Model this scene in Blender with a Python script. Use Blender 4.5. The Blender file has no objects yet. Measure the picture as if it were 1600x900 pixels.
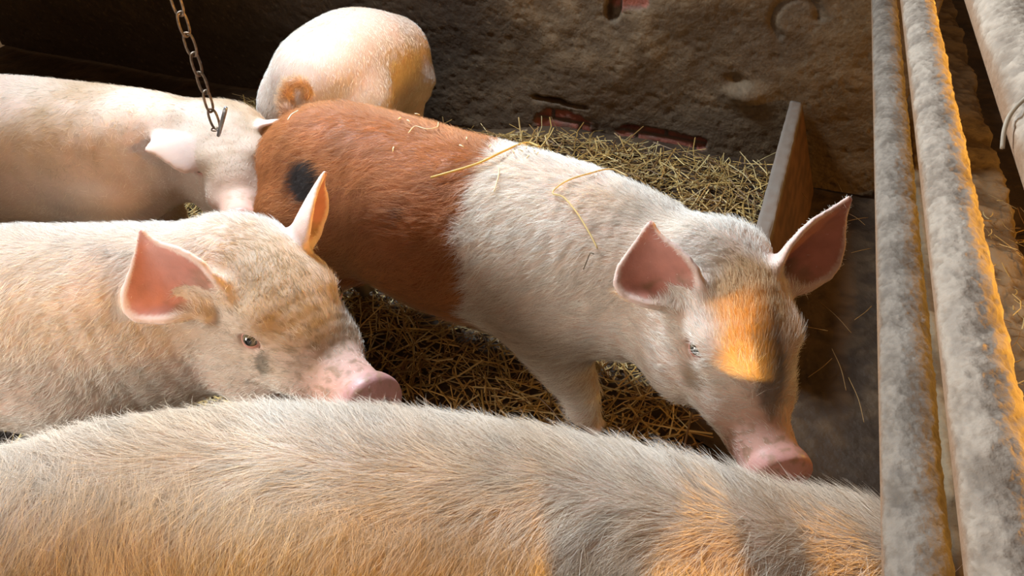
import bpy, math, random
import numpy as np
from mathutils import Vector, Matrix

random.seed(7)
RNG = np.random.default_rng(11)
SC = bpy.context.scene
COL = SC.collection

# ------------------------------------------------------------------ camera
CAM_H = 1.5
FPX = 1155.0
_vx, _vy = 552.0, 940.0
PITCH = math.atan(_vy / FPX)
YAW = math.atan(_vx / math.hypot(_vy, FPX))
FW = np.array([-math.sin(YAW) * math.cos(PITCH), math.cos(YAW) * math.cos(PITCH), -math.sin(PITCH)])
RT = np.array([math.cos(YAW), math.sin(YAW), 0.0])
UPV = np.cross(RT, FW)
CPOS = np.array([0.0, 0.0, CAM_H])
cam_d = bpy.data.cameras.new('camera')
cam_d.sensor_width = 36.0
cam_d.lens = 36.0 * FPX / 1600.0
cam_d.clip_start = 0.02
cam = bpy.data.objects.new('camera', cam_d)
COL.objects.link(cam)
cam.matrix_world = Matrix(((RT[0], UPV[0], -FW[0], 0), (RT[1], UPV[1], -FW[1], 0), (RT[2], UPV[2], -FW[2], CAM_H), (0, 0, 0, 1)))
SC.camera = cam

# ------------------------------------------------------------------ colour, world, lights
SC.view_settings.view_transform = 'Standard'
SC.view_settings.look = 'None'
SC.view_settings.gamma = 1.0
SC.view_settings.use_curve_mapping = False
SC.view_settings.exposure = 0.0
W = bpy.data.worlds.new('world')
SC.world = W
W.use_nodes = True
W.node_tree.nodes['Background'].inputs[0].default_value = (1.0, 0.60, 0.32, 1)
W.node_tree.nodes['Background'].inputs[1].default_value = 0.12


def aim(o, loc, target):
    o.location = loc
    o.rotation_euler = (Vector(target) - Vector(loc)).to_track_quat('-Z', 'Y').to_euler()


def area(name, loc, target, sx, sy, power, col, spread=180):
    l = bpy.data.lights.new(name, 'AREA')
    l.shape = 'RECTANGLE'
    l.size, l.size_y = sx, sy
    l.energy = power
    l.color = col
    l.spread = math.radians(spread)
    o = bpy.data.objects.new(name, l)
    COL.objects.link(o)
    aim(o, loc, target)
    return o


area('roof_window_daylight', (-1.9, 2.1, 2.6), (-0.7, 1.25, 0.4), 0.6, 0.6, 55, (0.76, 0.89, 1.0), 100)
area('doorway_daylight', (-2.2, -0.42, 0.98), (0.0, 1.0, 0.5), 0.6, 0.8, 12, (1.0, 0.93, 0.84), 90)
area('front_skylight', (-0.45, -0.45, 2.5), (-0.5, 1.3, 0.4), 0.8, 0.5, 3, (1.0, 0.66, 0.38), 150)
area('passage_tube_lamp', (1.30, 1.45, 1.06), (0.26, 1.45, 0.99), 2.4, 0.06, 7.0, (1.0, 0.50, 0.08), 30)
sun_d = bpy.data.lights.new('low_amber_sun', 'SUN')
sun_d.energy = 5.6
sun_d.color = (1.0, 0.47, 0.05)
sun_d.angle = math.radians(1.3)
sun = bpy.data.objects.new('low_amber_sun', sun_d)
COL.objects.link(sun)
SUN_DIR = np.array([0.42, -0.90, 0.16])
SUN_DIR = SUN_DIR / np.linalg.norm(SUN_DIR)
aim(sun, tuple(SUN_DIR * 4), (0, 0, 0))


lamp_d = bpy.data.lights.new('passage_lamp', 'POINT')       # warm lamp in the passage beyond the rails
lamp_d.energy = 26
lamp_d.color = (1.0, 0.50, 0.08)
lamp_d.shadow_soft_size = 0.06
lamp = bpy.data.objects.new('passage_lamp', lamp_d)
COL.objects.link(lamp)
lamp.location = (1.50, 2.1, 0.75)


# ------------------------------------------------------------------ numeric helpers
def nrm(v):
    v = np.asarray(v, float)
    return v / (np.linalg.norm(v, axis=-1, keepdims=True) + 1e-12)


def ray(px, py):
    return nrm(FW * FPX + RT * (px - 800.0) + UPV * (450.0 - py))


def at_z(px, py, z):
    d = ray(px, py)
    return CPOS + d * ((z - CAM_H) / d[2])


def at_y(px, py, y):
    d = ray(px, py)
    return CPOS + d * (y / d[1])


def at_dist(base, px, py, L, near=True):
    """the point on the sight line that lies L away from base"""
    d = ray(px, py)
    q = CPOS - base
    b = q @ d
    c = q @ q - L * L
    disc = b * b - c
    if disc < 0:
        return CPOS + d * (-b)
    return CPOS + d * (-b - math.sqrt(disc) if near else -b + math.sqrt(disc))


def _hash(ix, iy, iz, seed):
    h = (ix * 374761393 + iy * 668265263 + iz * 2147483647 + seed * 974634777) & 0xFFFFFFFF
    h = ((h ^ (h >> 13)) * 1274126177) & 0xFFFFFFFF
    h = h ^ (h >> 16)
    return (h & 0xFFFFFF) / float(0xFFFFFF)


def vnoise(P, scale, seed=0):
    Q = np.asarray(P, float) * scale + 1000.0
    I = np.floor(Q).astype(np.int64)
    F = Q - I
    F = F * F * (3 - 2 * F)
    r = 0
    for dx in (0, 1):
        wx = F[..., 0] if dx else 1 - F[..., 0]
        for dy in (0, 1):
            wy = F[..., 1] if dy else 1 - F[..., 1]
            for dz in (0, 1):
                wz = F[..., 2] if dz else 1 - F[..., 2]
                r = r + wx * wy * wz * _hash(I[..., 0] + dx, I[..., 1] + dy, I[..., 2] + dz, seed)
    return r


def fbm(P, scale, seed=0, octs=4):
    a, s, r, t = 1.0, scale, 0, 0
    for o in range(octs):
        r = r + a * vnoise(P, s, seed + o * 17)
        t += a
        a *= 0.5
        s *= 2.03
    return r / t


def smooth01(x, a, b):
    t = np.clip((x - a) / (b - a), 0, 1)
    return t * t * (3 - 2 * t)


def mix(a, b, t):
    t = np.asarray(t)[..., None]
    return a * (1 - t) + b * t


def catmull(pts, n):
    pts = np.asarray(pts, float)
    m = len(pts)
    ext = np.vstack([2 * pts[0] - pts[1], pts, 2 * pts[-1] - pts[-2]])
    out = []
    for s in np.linspace(0, m - 1, n):
        i = min(int(s), m - 2)
        t = s - i
        p0, p1, p2, p3 = ext[i], ext[i + 1], ext[i + 2], ext[i + 3]
        out.append(0.5 * (2 * p1 + (p2 - p0) * t + (2 * p0 - 5 * p1 + 4 * p2 - p3) * t * t + (3 * p1 - p0 - 3 * p2 + p3) * t ** 3))
    return np.array(out)


# ------------------------------------------------------------------ blender helpers
def mesh_np(name, V, faces, mat, parent=None, col=None, smooth=True, attrs=None):
    """V (n,3); faces = (m,k) array or list of such arrays"""
    me = bpy.data.meshes.new(name)
    if isinstance(faces, np.ndarray):
        faces = [faces]
    nl = sum(f.size for f in faces)
    nf = sum(len(f) for f in faces)
    me.vertices.add(len(V))
    me.vertices.foreach_set('co', np.asarray(V, np.float32).ravel())
    me.loops.add(nl)
    me.loops.foreach_set('vertex_index', np.concatenate([f.ravel() for f in faces]).astype(np.int32))
    me.polygons.add(nf)
    tot = np.concatenate([np.full(len(f), f.shape[1]) for f in faces])
    st = np.concatenate([[0], np.cumsum(tot)[:-1]])
    me.polygons.foreach_set('loop_start', st.astype(np.int32))
    me.polygons.foreach_set('use_smooth', np.full(nf, smooth))
    me.update(calc_edges=True)
    if col is not None:
        ca = me.color_attributes.new('Col', 'FLOAT_COLOR', 'POINT')
        c4 = np.ones((len(V), 4), np.float32)
        c4[:, :3] = col
        ca.data.foreach_set('color', c4.ravel())
    for k, v in (attrs or {}).items():
        a = me.attributes.new(k, 'FLOAT', 'POINT')
        a.data.foreach_set('value', np.asarray(v, np.float32))
    me.materials.append(mat)
    o = bpy.data.objects.new(name, me)
    COL.objects.link(o)
    if parent:
        o.parent = parent
    return o


def tag(o, label=None, cat=None, group=None, kind=None):
    if label:
        o['label'] = label
    if cat:
        o['category'] = cat
    if group:
        o['group'] = group
    if kind:
        o['kind'] = kind
    return o


def empty(name, loc):
    o = bpy.data.objects.new(name, None)
    o.empty_display_size = 0.05
    COL.objects.link(o)
    o.location = loc
    return o


def recenter(o, base):
    """move the object's origin to base without moving its geometry"""
    base = Vector(base)
    o.data.transform(Matrix.Translation(-base))
    o.location = base


def nodes(name):
    m = bpy.data.materials.new(name)
    m.use_nodes = True
    nt = m.node_tree
    return m, nt, nt.nodes['Principled BSDF']


def link(nt, a, b):
    nt.links.new(a, b)


def mat_attr(name, rough=0.6, bump=0.0, bscale=60, sss=0.0, rough_attr=None, spec=0.4, bdist=0.004):
    m, nt, b = nodes(name)
    a = nt.nodes.new('ShaderNodeAttribute')
    a.attribute_name = 'Col'
    link(nt, a.outputs['Color'], b.inputs['Base Color'])
    b.inputs['Roughness'].default_value = rough
    b.inputs['Specular IOR Level'].default_value = spec
    if rough_attr:
        r = nt.nodes.new('ShaderNodeAttribute')
        r.attribute_name = rough_attr
        link(nt, r.outputs['Fac'], b.inputs['Roughness'])
    if sss:
        b.inputs['Subsurface Weight'].default_value = sss
        b.inputs['Subsurface Radius'].default_value = (1.0, 0.35, 0.2)
        b.inputs['Subsurface Scale'].default_value = 0.012
    if bump:
        tc = nt.nodes.new('ShaderNodeTexCoord')
        n = nt.nodes.new('ShaderNodeTexNoise')
        n.inputs['Scale'].default_value = bscale
        n.inputs['Detail'].default_value = 6
        link(nt, tc.outputs['Object'], n.inputs['Vector'])
        bp = nt.nodes.new('ShaderNodeBump')
        bp.inputs['Strength'].default_value = bump
        bp.inputs['Distance'].default_value = bdist
        link(nt, n.outputs['Fac'], bp.inputs['Height'])
        link(nt, bp.outputs['Normal'], b.inputs['Normal'])
    return m


def mat_plain(name, col, rough=0.6, metal=0.0, var=0.25, vscale=30, bump=0.2):
    m, nt, b = nodes(name)
    tc = nt.nodes.new('ShaderNodeTexCoord')
    n = nt.nodes.new('ShaderNodeTexNoise')
    n.inputs['Scale'].default_value = vscale
    n.inputs['Detail'].default_value = 5
    link(nt, tc.outputs['Object'], n.inputs['Vector'])
    r = nt.nodes.new('ShaderNodeValToRGB')
    c = np.array(col)
    r.color_ramp.elements[0].position = 0.3
    r.color_ramp.elements[1].position = 0.7
    r.color_ramp.elements[0].color = (*(c * (1 - var)), 1)
    r.color_ramp.elements[1].color = (*np.minimum(c * (1 + var), 1), 1)
    link(nt, n.outputs['Fac'], r.inputs['Fac'])
    link(nt, r.outputs['Color'], b.inputs['Base Color'])
    b.inputs['Roughness'].default_value = rough
    b.inputs['Metallic'].default_value = metal
    if bump:
        bp = nt.nodes.new('ShaderNodeBump')
        bp.inputs['Strength'].default_value = bump
        bp.inputs['Distance'].default_value = 0.002
        link(nt, n.outputs['Fac'], bp.inputs['Height'])
        link(nt, bp.outputs['Normal'], b.inputs['Normal'])
    return m


MAT_SKIN = mat_attr('pig_skin', 0.55, 0.25, 220, sss=0.12, rough_attr='rough', bdist=0.002)
MAT_FUR = mat_attr('pig_hair', 0.45, spec=0.35)
MAT_PLASTER = mat_attr('wall_plaster', 0.8, 0.55, 90, bdist=0.006)
MAT_FLOOR = mat_attr('floor_dung', 0.7, 0.6, 40, bdist=0.01)
MAT_STRAW = mat_attr('straw', 0.5, spec=0.4)
MAT_RAIL = mat_attr('rail_crust', 0.75, 0.7, 120, bdist=0.004)
MAT_CURB = mat_attr('curb_concrete', 0.85, 0.7, 60, bdist=0.008)
MAT_BOARD = mat_attr('board_wood', 0.75, 0.4, 50, bdist=0.003)
MAT_CHAIN = mat_plain('rusty_steel', (0.17, 0.12, 0.08), 0.5, 0.55, 0.5, 90, 0.4)
MAT_STEEL = mat_plain('worn_steel', (0.30, 0.31, 0.33), 0.35, 0.8, 0.3, 60, 0.2)
MAT_WINDOW = mat_plain('dark_timber', (0.10, 0.07, 0.05), 0.8)
MAT_TWINE = mat_plain('twine', (0.42, 0.36, 0.28), 0.8)


# ------------------------------------------------------------------ signed distance modelling
class Field:
    def __init__(self, lo, hi, h):
        self.lo = np.asarray(lo, float)
        self.h = h
        self.n = np.ceil((np.asarray(hi) - self.lo) / h).astype(int) + 1
        self.D = np.full(self.n, 0.2, np.float32)

    def sub(self, lo, hi):
        a = np.clip(np.floor((np.asarray(lo) - self.lo) / self.h).astype(int), 0, self.n)
        b = np.clip(np.ceil((np.asarray(hi) - self.lo) / self.h).astype(int) + 1, 0, self.n)
        if np.any(b - a < 2):
            return None, None
        sl = tuple(slice(x, y) for x, y in zip(a, b))
        g = np.meshgrid(*[(self.lo[i] + self.h * np.arange(a[i], b[i])).astype(np.float32) for i in range(3)], indexing='ij')
        return sl, np.stack(g, -1)

    def union(self, sl, d, k):
        A = self.D[sl]
        if k > 0:
            hh = np.maximum(k - np.abs(A - d), 0) / k
            self.D[sl] = np.minimum(A, d) - hh * hh * k * 0.25
        else:
            self.D[sl] = np.minimum(A, d)

    def carve(self, sl, d, k):
        A = self.D[sl]
        d = -d
        hh = np.maximum(k - np.abs(A - d), 0) / k
        self.D[sl] = np.maximum(A, d) + hh * hh * k * 0.25

    def chain(self, nodes_, k, up=None, power=2.2, carve=False):
        """tapering elliptical tube through nodes (pos, half width, half height)"""
        P = np.array([n[0] for n in nodes_], float)
        Wd = np.array([n[1] for n in nodes_], float)
        Hd = np.array([n[2] for n in nodes_], float)
        pad = max(Wd.max(), Hd.max()) + max(k, 0.02) + 0.02
        sl, X = self.sub(P.min(0) - pad, P.max(0) + pad)
        if sl is None:
            return
        acc = np.full(X.shape[:3], 0.3, np.float32)
        upg = np.array([0, 0, 1.0]) if up is None else np.asarray(up, float)
        lo0 = self.lo + self.h * np.array([s.start for s in sl])
        for i in range(len(P) - 1):
            p0, p1 = P[i], P[i + 1]
            L = np.linalg.norm(p1 - p0)
            if L < 1e-6:
                continue
            t = (p1 - p0) / L
            side = np.cross(upg, t)
            if np.linalg.norm(side) < 0.05:
                side = np.cross(np.array([1.0, 0, 0]), t)
            side = nrm(side)
            u = np.cross(t, side)
            m = max(Wd[i], Hd[i], Wd[i + 1], Hd[i + 1]) + max(k, 0.02) + 0.015
            a = np.clip(((np.minimum(p0, p1) - m - lo0) / self.h).astype(int), 0, None)
            b = ((np.maximum(p0, p1) + m - lo0) / self.h).astype(int) + 2
            s2 = tuple(slice(q, r) for q, r in zip(a, b))
            Y = X[s2] - p0.astype(np.float32)
            c = Y @ t.astype(np.float32)
            cc = np.clip(c, 0, L)
            s = cc / L
            w = Wd[i] + (Wd[i + 1] - Wd[i]) * s
            hh = Hd[i] + (Hd[i + 1] - Hd[i]) * s
            q1 = np.abs(Y @ side.astype(np.float32)) / w
            q2 = np.abs(Y @ u.astype(np.float32)) / hh
            mn = np.minimum(w, hh)
            q3 = np.abs(c - cc) / (0.8 * mn)
            r = (q1 ** power + q2 ** power + q3 ** power + 1e-9) ** (1.0 / power)
            d = (r - 1) * mn
            acc[s2] = np.minimum(acc[s2], d)
        if carve:
            self.carve(sl, acc, k)
        else:
            self.union(sl, acc, k)

    def ell(self, c, axes, rad, k, carve=False):
        c = np.asarray(c, float)
        rad = np.asarray(rad, float)
        pad = rad.max() + max(k, 0.01) + 0.01
        sl, X = self.sub(c - pad, c + pad)
        if sl is None:
            return
        Y = (X - c.astype(np.float32)) @ np.asarray(axes, np.float32).T
        k0 = np.sqrt(((Y / rad) ** 2).sum(-1)) + 1e-6
        k1 = np.sqrt(((Y / rad ** 2) ** 2).sum(-1)) + 1e-6
        d = k0 * (k0 - 1) / k1
        (self.carve if carve else self.union)(sl, d.astype(np.float32), k)

    def cloud(self, pts, th, k):
        """sheet with thickness th[i] around sample points"""
        pts = np.asarray(pts, np.float32)
        pad = float(np.max(th)) + max(k, 0.012) + 0.004
        sl, X = self.sub(pts.min(0) - pad, pts.max(0) + pad)
        if sl is None:
            return
        S = X.shape[:3]
        Xf = X.reshape(-1, 3)
        best = np.full(len(Xf), 0.3, np.float32)
        th = np.asarray(th, np.float32)
        from mathutils.kdtree import KDTree
        step = 60000
        p2 = (pts ** 2).sum(1)
        for i in range(0, len(Xf), step):
            Q = Xf[i:i + step]
            d2 = (Q ** 2).sum(1)[:, None] + p2[None] - 2 * Q @ pts.T
            j = d2.argmin(1)
            best[i:i + step] = np.sqrt(np.maximum(d2[np.arange(len(Q)), j], 0)) - th[j]
        self.union(sl, best.reshape(S), k)

    def mesh(self, smooth_iter=3):
        D = self.D
        ins = D < 0
        nx, ny, nz = D.shape
        cnt = np.zeros((nx - 1, ny - 1, nz - 1), np.uint8)
        for dx in (0, 1):
            for dy in (0, 1):
                for dz in (0, 1):
                    cnt += ins[dx:nx - 1 + dx, dy:ny - 1 + dy, dz:nz - 1 + dz]
        act = (cnt > 0) & (cnt < 8)
        cells = np.argwhere(act)
        idx = np.full(act.shape, -1, np.int32)
        idx[act] = np.arange(len(cells))
        S = np.zeros((len(cells), 3))
        N = np.zeros(len(cells))
        corner = [(dx, dy, dz) for dx in (0, 1) for dy in (0, 1) for dz in (0, 1)]
        for a in corner:
            for ax in range(3):
                if a[ax]:
                    continue
                b = list(a)
                b[ax] = 1
                va = D[cells[:, 0] + a[0], cells[:, 1] + a[1], cells[:, 2] + a[2]]
                vb = D[cells[:, 0] + b[0], cells[:, 1] + b[1], cells[:, 2] + b[2]]
                m = (va < 0) != (vb < 0)
                t = np.where(m, va / np.where(m, va - vb, 1), 0)
                pt = np.array(a, float)[None].repeat(len(cells), 0)
                pt[:, ax] = t
                S[m] += pt[m]
                N[m] += 1
        V = self.lo + self.h * (cells + S / N[:, None])
        F = []
        for ax in range(3):
            o1, o2 = (ax + 1) % 3, (ax + 2) % 3
            s0 = [slice(None)] * 3
            s1 = [slice(None)] * 3
            s0[ax] = slice(0, -1)
            s1[ax] = slice(1, None)
            ch = ins[tuple(s0)] != ins[tuple(s1)]
            e = np.argwhere(ch)
            e = e[(e[:, o1] > 0) & (e[:, o2] > 0) & (e[:, o1] < D.shape[o1] - 1) & (e[:, o2] < D.shape[o2] - 1)]
            inside = ins[e[:, 0], e[:, 1], e[:, 2]]
            q = []
            for (i, j) in ((1, 1), (0, 1), (0, 0), (1, 0)):
                c = e.copy()
                c[:, o1] -= i
                c[:, o2] -= j
                q.append(idx[c[:, 0], c[:, 1], c[:, 2]])
            q = np.stack(q, 1)
            q[~inside] = q[~inside][:, ::-1]
            F.append(q)
        F = np.vstack(F)
        F = F[(F >= 0).all(1)]
        for _ in range(smooth_iter):
            A = np.zeros_like(V)
            C = np.zeros(len(V))
            for a in range(4):
                for b_ in (1, 3):
                    np.add.at(A, F[:, a], V[F[:, (a + b_) % 4]])
                    np.add.at(C, F[:, a], 1)
            V = 0.5 * V + 0.5 * A / np.maximum(C, 1)[:, None]
        return V, F


def quad_normals(V, F):
    n = np.cross(V[F[:, 2]] - V[F[:, 0]], V[F[:, 3]] - V[F[:, 1]])
    vn = np.zeros_like(V)
    for a in range(4):
        np.add.at(vn, F[:, a], n)
    return nrm(vn), np.linalg.norm(n, axis=1) * 0.5


# ------------------------------------------------------------------ pigs
WHITE = np.array([0.70, 0.54, 0.44])
PINK = np.array([0.70, 0.36, 0.29])
HAIRW = np.array([0.90, 0.85, 0.78])
BROWN = np.array([0.30, 0.095, 0.028])
HAIRB = np.array([0.52, 0.225, 0.085])
DIRT = np.array([0.20, 0.125, 0.06])
BLACK = np.array([0.016, 0.017, 0.021])

HEAD_SECT = [(-0.02, 0.0, .128, .140), (0.05, 0.0, .122, .134), (0.11, -.004, .108, .118), (0.16, -.018, .088, .098),
             (0.205, -.038, .068, .076), (0.25, -.048, .059, .064), (0.30, -.052, .054, .057), (0.335, -.052, .053, .054)]


class Ear:
    def __init__(self, base, axis, face, L=0.19, Wd=0.15, cup=0.5, bend=0.15, skew=0.0):
        self.b, self.a, self.f = np.array(base, float), nrm(axis), nrm(face)
        self.L, self.W, self.cup, self.bend, self.skew = L, Wd, cup, bend, skew

    def samples(self, O, M, s):
        """world sample points, opening side normals, thickness"""
        a = self.a
        n = nrm(self.f - (self.f @ a) * a)
        t = np.cross(n, a)
        u, v = np.meshgrid(np.linspace(-0.08, 1, 64), np.linspace(-1, 1, 48), indexing='ij')
        sh = np.interp(u, [-.08, 0, .15, .35, .5, .65, .78, .9, 1.0], [.42, .50, .78, 1.0, .97, .76, .44, .20, .05])
        hw = self.W * 0.5 * sh
        cup = np.interp(u, [-.08, 0.0, .3, .7, 1], [1.7, 1.5, .9, .55, .3]) * self.cup
        lat = v * hw * (1 - 0.22 * cup * np.abs(v)) + self.skew * self.W * np.sin(np.pi * np.clip(u, 0, 1) * 0.9)
        nn = cup * hw * (np.abs(v) ** 1.8) + self.bend * self.L * np.clip(u, 0, 1) ** 2 - 0.02 * np.clip(1 - u, 0, 1) * 0
        P = self.b + a * (self.L * u)[..., None] + t * lat[..., None] + n * nn[..., None]
        th = np.interp(u, [-.08, 0, .3, 1], [.016, .013, .0075, .005]) * np.interp(np.abs(v), [0, .8, 1], [1, .95, .8])
        du = np.gradient(P, axis=0)
        dv = np.gradient(P, axis=1)
        N = nrm(np.cross(du, dv))
        if (N.reshape(-1, 3) @ n).mean() < 0:
            N = -N
        Pw = O + (P.reshape(-1, 3) * s) @ M
        return Pw, N.reshape(-1, 3) @ M, th.ravel() * s, u.ravel(), v.ravel()


def round_foot(z):
    return z


class Pig:
    def __init__(self, name, label, spine, head_base, F, roll, hs, ears, feet=None, voxel=0.006, tail=None, group=None,
                 pigment=None, hair_n=60000, hair_len=0.024, hair_r=0.00022, eyes=True, seed=0, k_head=0.07, legs=True, foot_z=0.0,
                 hair_col=None, hips=(0.16, 0.70), mouth=True, dirt=0.35, clump=.011, eye=(.148, .080, .036), ear_col=(.52, .185, .14), disc_col=(.58, .27, .23), hair_lift=1.0):
        self.lift = hair_lift
        disc_col = np.array(disc_col)
        ear_col = np.array(ear_col)
        self.clump = clump
        self.name, self.seed = name, seed
        sp = np.array([[*p, w, h] for p, w, h in spine], float)
        cm = catmull(sp, 30)
        self.cm = cm
        F = nrm(F)
        side = nrm(np.cross([0, 0, 1.0], F))            # pig's left
        U = np.cross(F, side)
        c, s_ = math.cos(roll), math.sin(roll)
        side, U = side * c + U * s_, U * c - side * s_
        M = np.stack([F, side, U])                       # rows: head local axes in world
        self.O, self.M, self.hs = np.asarray(head_base, float), M, hs
        hw = lambda p: self.O + (np.asarray(p, float) * hs) @ M
        self.hw = hw
        # extents
        pts = [cm[:, :3] + [0, 0, 0.27], cm[:, :3] - [0, 0, 0.27], cm[:, :3] + [.25, .25, 0], cm[:, :3] - [.25, .25, 0],
               hw([[.36, .1, .1], [.36, -.1, -.15], [0, .2, .2], [0, -.2, .2], [0, .2, -.2], [0, -.2, -.2]])]
        earS = [e.samples(self.O, M, hs) for e in ears]
        pts += [e[0] for e in earS]
        if tail is not None:
            pts.append(np.asarray(tail)[:, :3])
        pts = np.vstack(pts)
        lo, hi = pts.min(0) - 0.04, pts.max(0) + 0.04
        lo[2] = foot_z - 0.02
        f = Field(lo, hi, voxel)
        self.f = f
        # trunk and neck
        f.chain([(r[:3], r[3], r[4]) for r in cm], 0.0, power=2.25)
        # legs
        self.hoof_pts = []
        if legs:
            for which, par in (('hind', hips[0]), ('front', hips[1])):
                i = par * (len(cm) - 1)
                i0 = int(i)
                r = cm[i0]
                t = nrm((cm[min(i0 + 1, 29)] - cm[max(i0 - 1, 0)])[:3] * [1, 1, 0])
                sd = np.cross([0, 0, 1.0], t)
                for sgn in (1, -1):
                    key = which + ('_left' if sgn > 0 else '_right')
                    ft = (feet or {}).get(key)
                    ctr = r[:3] + sd * sgn * (0.095 if which == 'front' else 0.10)
                    if which == 'front':
                        foot = np.array([ctr[0] + t[0] * .02, ctr[1] + t[1] * .02, foot_z]) if ft is None else np.array(ft, float)
                        top = ctr - [0, 0, .06]
                        elbow = np.array([*(0.75 * ctr[:2] + .25 * foot[:2] - t[:2] * 0.015), foot_z + .27])
                        knee = np.array([*(0.35 * ctr[:2] + .65 * foot[:2] + t[:2] * 0.012), foot_z + .155])
                        fet = foot + [0, 0, .055] - t * 0.008
                        N = [(top, .112, .15), (elbow, .080, .088), (knee, .050, .054), (0.5 * (knee + fet), .040, .042), (fet, .041, .041)]
                    else:
                        foot = np.array([ctr[0] - t[0] * .06, ctr[1] - t[1] * .06, foot_z]) if ft is None else np.array(ft, float)
                        top = ctr - [0, 0, .03]
                        stif = np.array([*(ctr[:2] + t[:2] * 0.05), foot_z + .30])
                        hock = np.array([*(0.3 * ctr[:2] + .7 * foot[:2] - t[:2] * 0.055), foot_z + .20])
                        fet = foot + [0, 0, .055] - t * 0.005
                        N = [(top, .125, .15), (stif, .085, .10), (0.55 * hock + .45 * stif, .058, .062), (hock, .042, .046), (0.5 * (hock + fet), .034, .035), (fet, .037, .037)]
                    n2 = catmull([[*p, a, b] for p, a, b in N], 12)
                    f.chain([(q[:3], q[3], q[4]) for q in n2], 0.05, up=t, power=2.0)
                    for cs in (-1, 1):
                        tip = foot + t * 0.04 + sd * cs * .017 + [0, 0, .012]
                        f.chain([(fet - [0, 0, .01], .024, .024), (tip, .015, .013)], 0.012, power=2.0)
                    self.hoof_pts.append(foot)
        # tail
        if tail is not None:
            f.chain([(np.array(q[:3]), q[3], q[3]) for q in tail], 0.02, power=2.0)
        # head
        hn = catmull([[x, 0, z, w, h] for x, z, w, h in HEAD_SECT], 20)
        f.chain([(hw(q[:3]), q[3] * hs, q[4] * hs) for q in hn], k_head, up=U, power=2.25)
        A = M
        for sg in (1, -1):
            f.ell(hw([.06, sg * .076, -.095]), A, np.array([.105, .060, .088]) * hs, .05)       # jowl
            f.ell(hw([.125, sg * .066, .066]), A, np.array([.045, .030, .026]) * hs, .03)       # brow
            f.ell(hw([.185, sg * .060, -.035]), A, np.array([.06, .028, .035]) * hs, .04)       # cheek bone
        jw = catmull([[.06, 0, -.140, .065, .05], [.15, 0, -.130, .054, .044], [.24, 0, -.108, .040, .032], [.305, 0, -.094, .029, .02]], 8)
        f.chain([(hw(q[:3]), q[3] * hs, q[4] * hs) for q in jw], 0.025, up=U, power=2.0)
        if mouth:
            for sg in (1, -1):
                mg = catmull([[.325, sg * .030, -.096, .004, .004], [.28, sg * .052, -.088, .005, .005], [.235, sg * .066, -.080, .0055, .0055], [.205, sg * .074, -.068, .004, .004]], 10)
                f.chain([(hw(q[:3]), q[3] * hs, q[4] * hs) for q in mg], 0.010, power=2.0, carve=True)
        # eye sockets
        self.eye_pos = {}
        for sg in (1, -1):
            self.eye_pos[sg] = hw([eye[0], sg * eye[1], eye[2]])
            f.ell(hw([eye[0] + .004, sg * (eye[1] + .016), eye[2] - .004]), A, np.array([.022, .015, .015]) * hs, .014, carve=True)
        # ears
        for (P, N, th, u, v) in earS:
            f.cloud(P, th, 0.022)
        # snout disc (rostral plate)
        dc = hw([.352, 0, -.048])
        ax = nrm(np.array([1.0, 0, .30]) @ M)
        up2 = nrm(U - (U @ ax) * ax)
        A2 = np.stack([ax, np.cross(up2, ax), up2])
        self.disc, self.dax, self.A2 = dc, ax, A2
        R = np.array([.022, .064, .056]) * hs
        sl, X = f.sub(dc - .12, dc + .12)
        if sl is not None:
            Y = (X - dc.astype(np.float32)) @ A2.T.astype(np.float32)
            rr = np.sqrt((Y[..., 1] / R[1]) ** 2 + (Y[..., 2] / R[2]) ** 2)
            dr = (rr - 1) * R[2]
            dz = np.abs(Y[..., 0]) - R[0] * .62
            q = np.sqrt(np.maximum(dr + .008, 0) ** 2 + np.maximum(dz + .008, 0) ** 2) - .008 + np.minimum(np.maximum(dr + .008, dz + .008), 0)
            f.union(sl, q.astype(np.float32), 0.016)
        for sg in (1, -1):
            f.chain([(dc + ax * .03 * hs + A2[1] * sg * .021 * hs, .0095 * hs, .011 * hs), (dc - ax * .012 * hs + A2[1] * sg * .017 * hs, .007 * hs, .008 * hs)], 0.006, up=up2, power=2.0, carve=True)
        V, Fq = f.mesh(3)
        del f.D
        vn, fa = quad_normals(V, Fq)
        self.V, self.F, self.vn = V, Fq, vn
        # ---- regions
        seg = cm[:, :3]
        d2 = np.stack([((V - p) ** 2).sum(1) for p in seg[::1]], 1)
        self.s = d2.argmin(1) / (len(seg) - 1.0)
        hl = (V - self.O) @ M.T / hs
        self.hl = hl
        ear_in = np.zeros(len(V))
        ear_any = np.zeros(len(V))
        ear_u = np.ones(len(V))
        for (P, N, th, u, v) in earS:
            near = np.where((np.abs(V - P.mean(0)) < 0.2).all(1))[0]
            Q = V[near]
            dd = (Q ** 2).sum(1)[:, None] + (P ** 2).sum(1)[None] - 2 * Q @ P.T
            j = dd.argmin(1)
            dist = np.sqrt(np.maximum(dd[np.arange(len(Q)), j], 0))
            on = dist < th[j] + 0.006
            facing = (vn[near] * N[j]).sum(1)
            w = on * smooth01(u[j], 0.0, 0.2)
            ear_u[near[on]] = u[j][on]
            ear_any[near] = np.maximum(ear_any[near], w)
            edge = 1 - smooth01(np.abs(v[j]), .86, 1.0) * .8
            ear_in[near] = np.maximum(ear_in[near], w * smooth01(facing, -.1, .4) * edge)
        self.ear_in, self.ear_any = ear_in, ear_any
        self.tail_m = np.zeros(len(V))
        if tail is not None:
            T = np.asarray(tail)
            td = np.sqrt(np.stack([((V - q[:3]) ** 2).sum(1) for q in T], 1))
            self.tail_m = smooth01(td.argmin(1), 1, 5) * (td.min(1) < .035)
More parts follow.
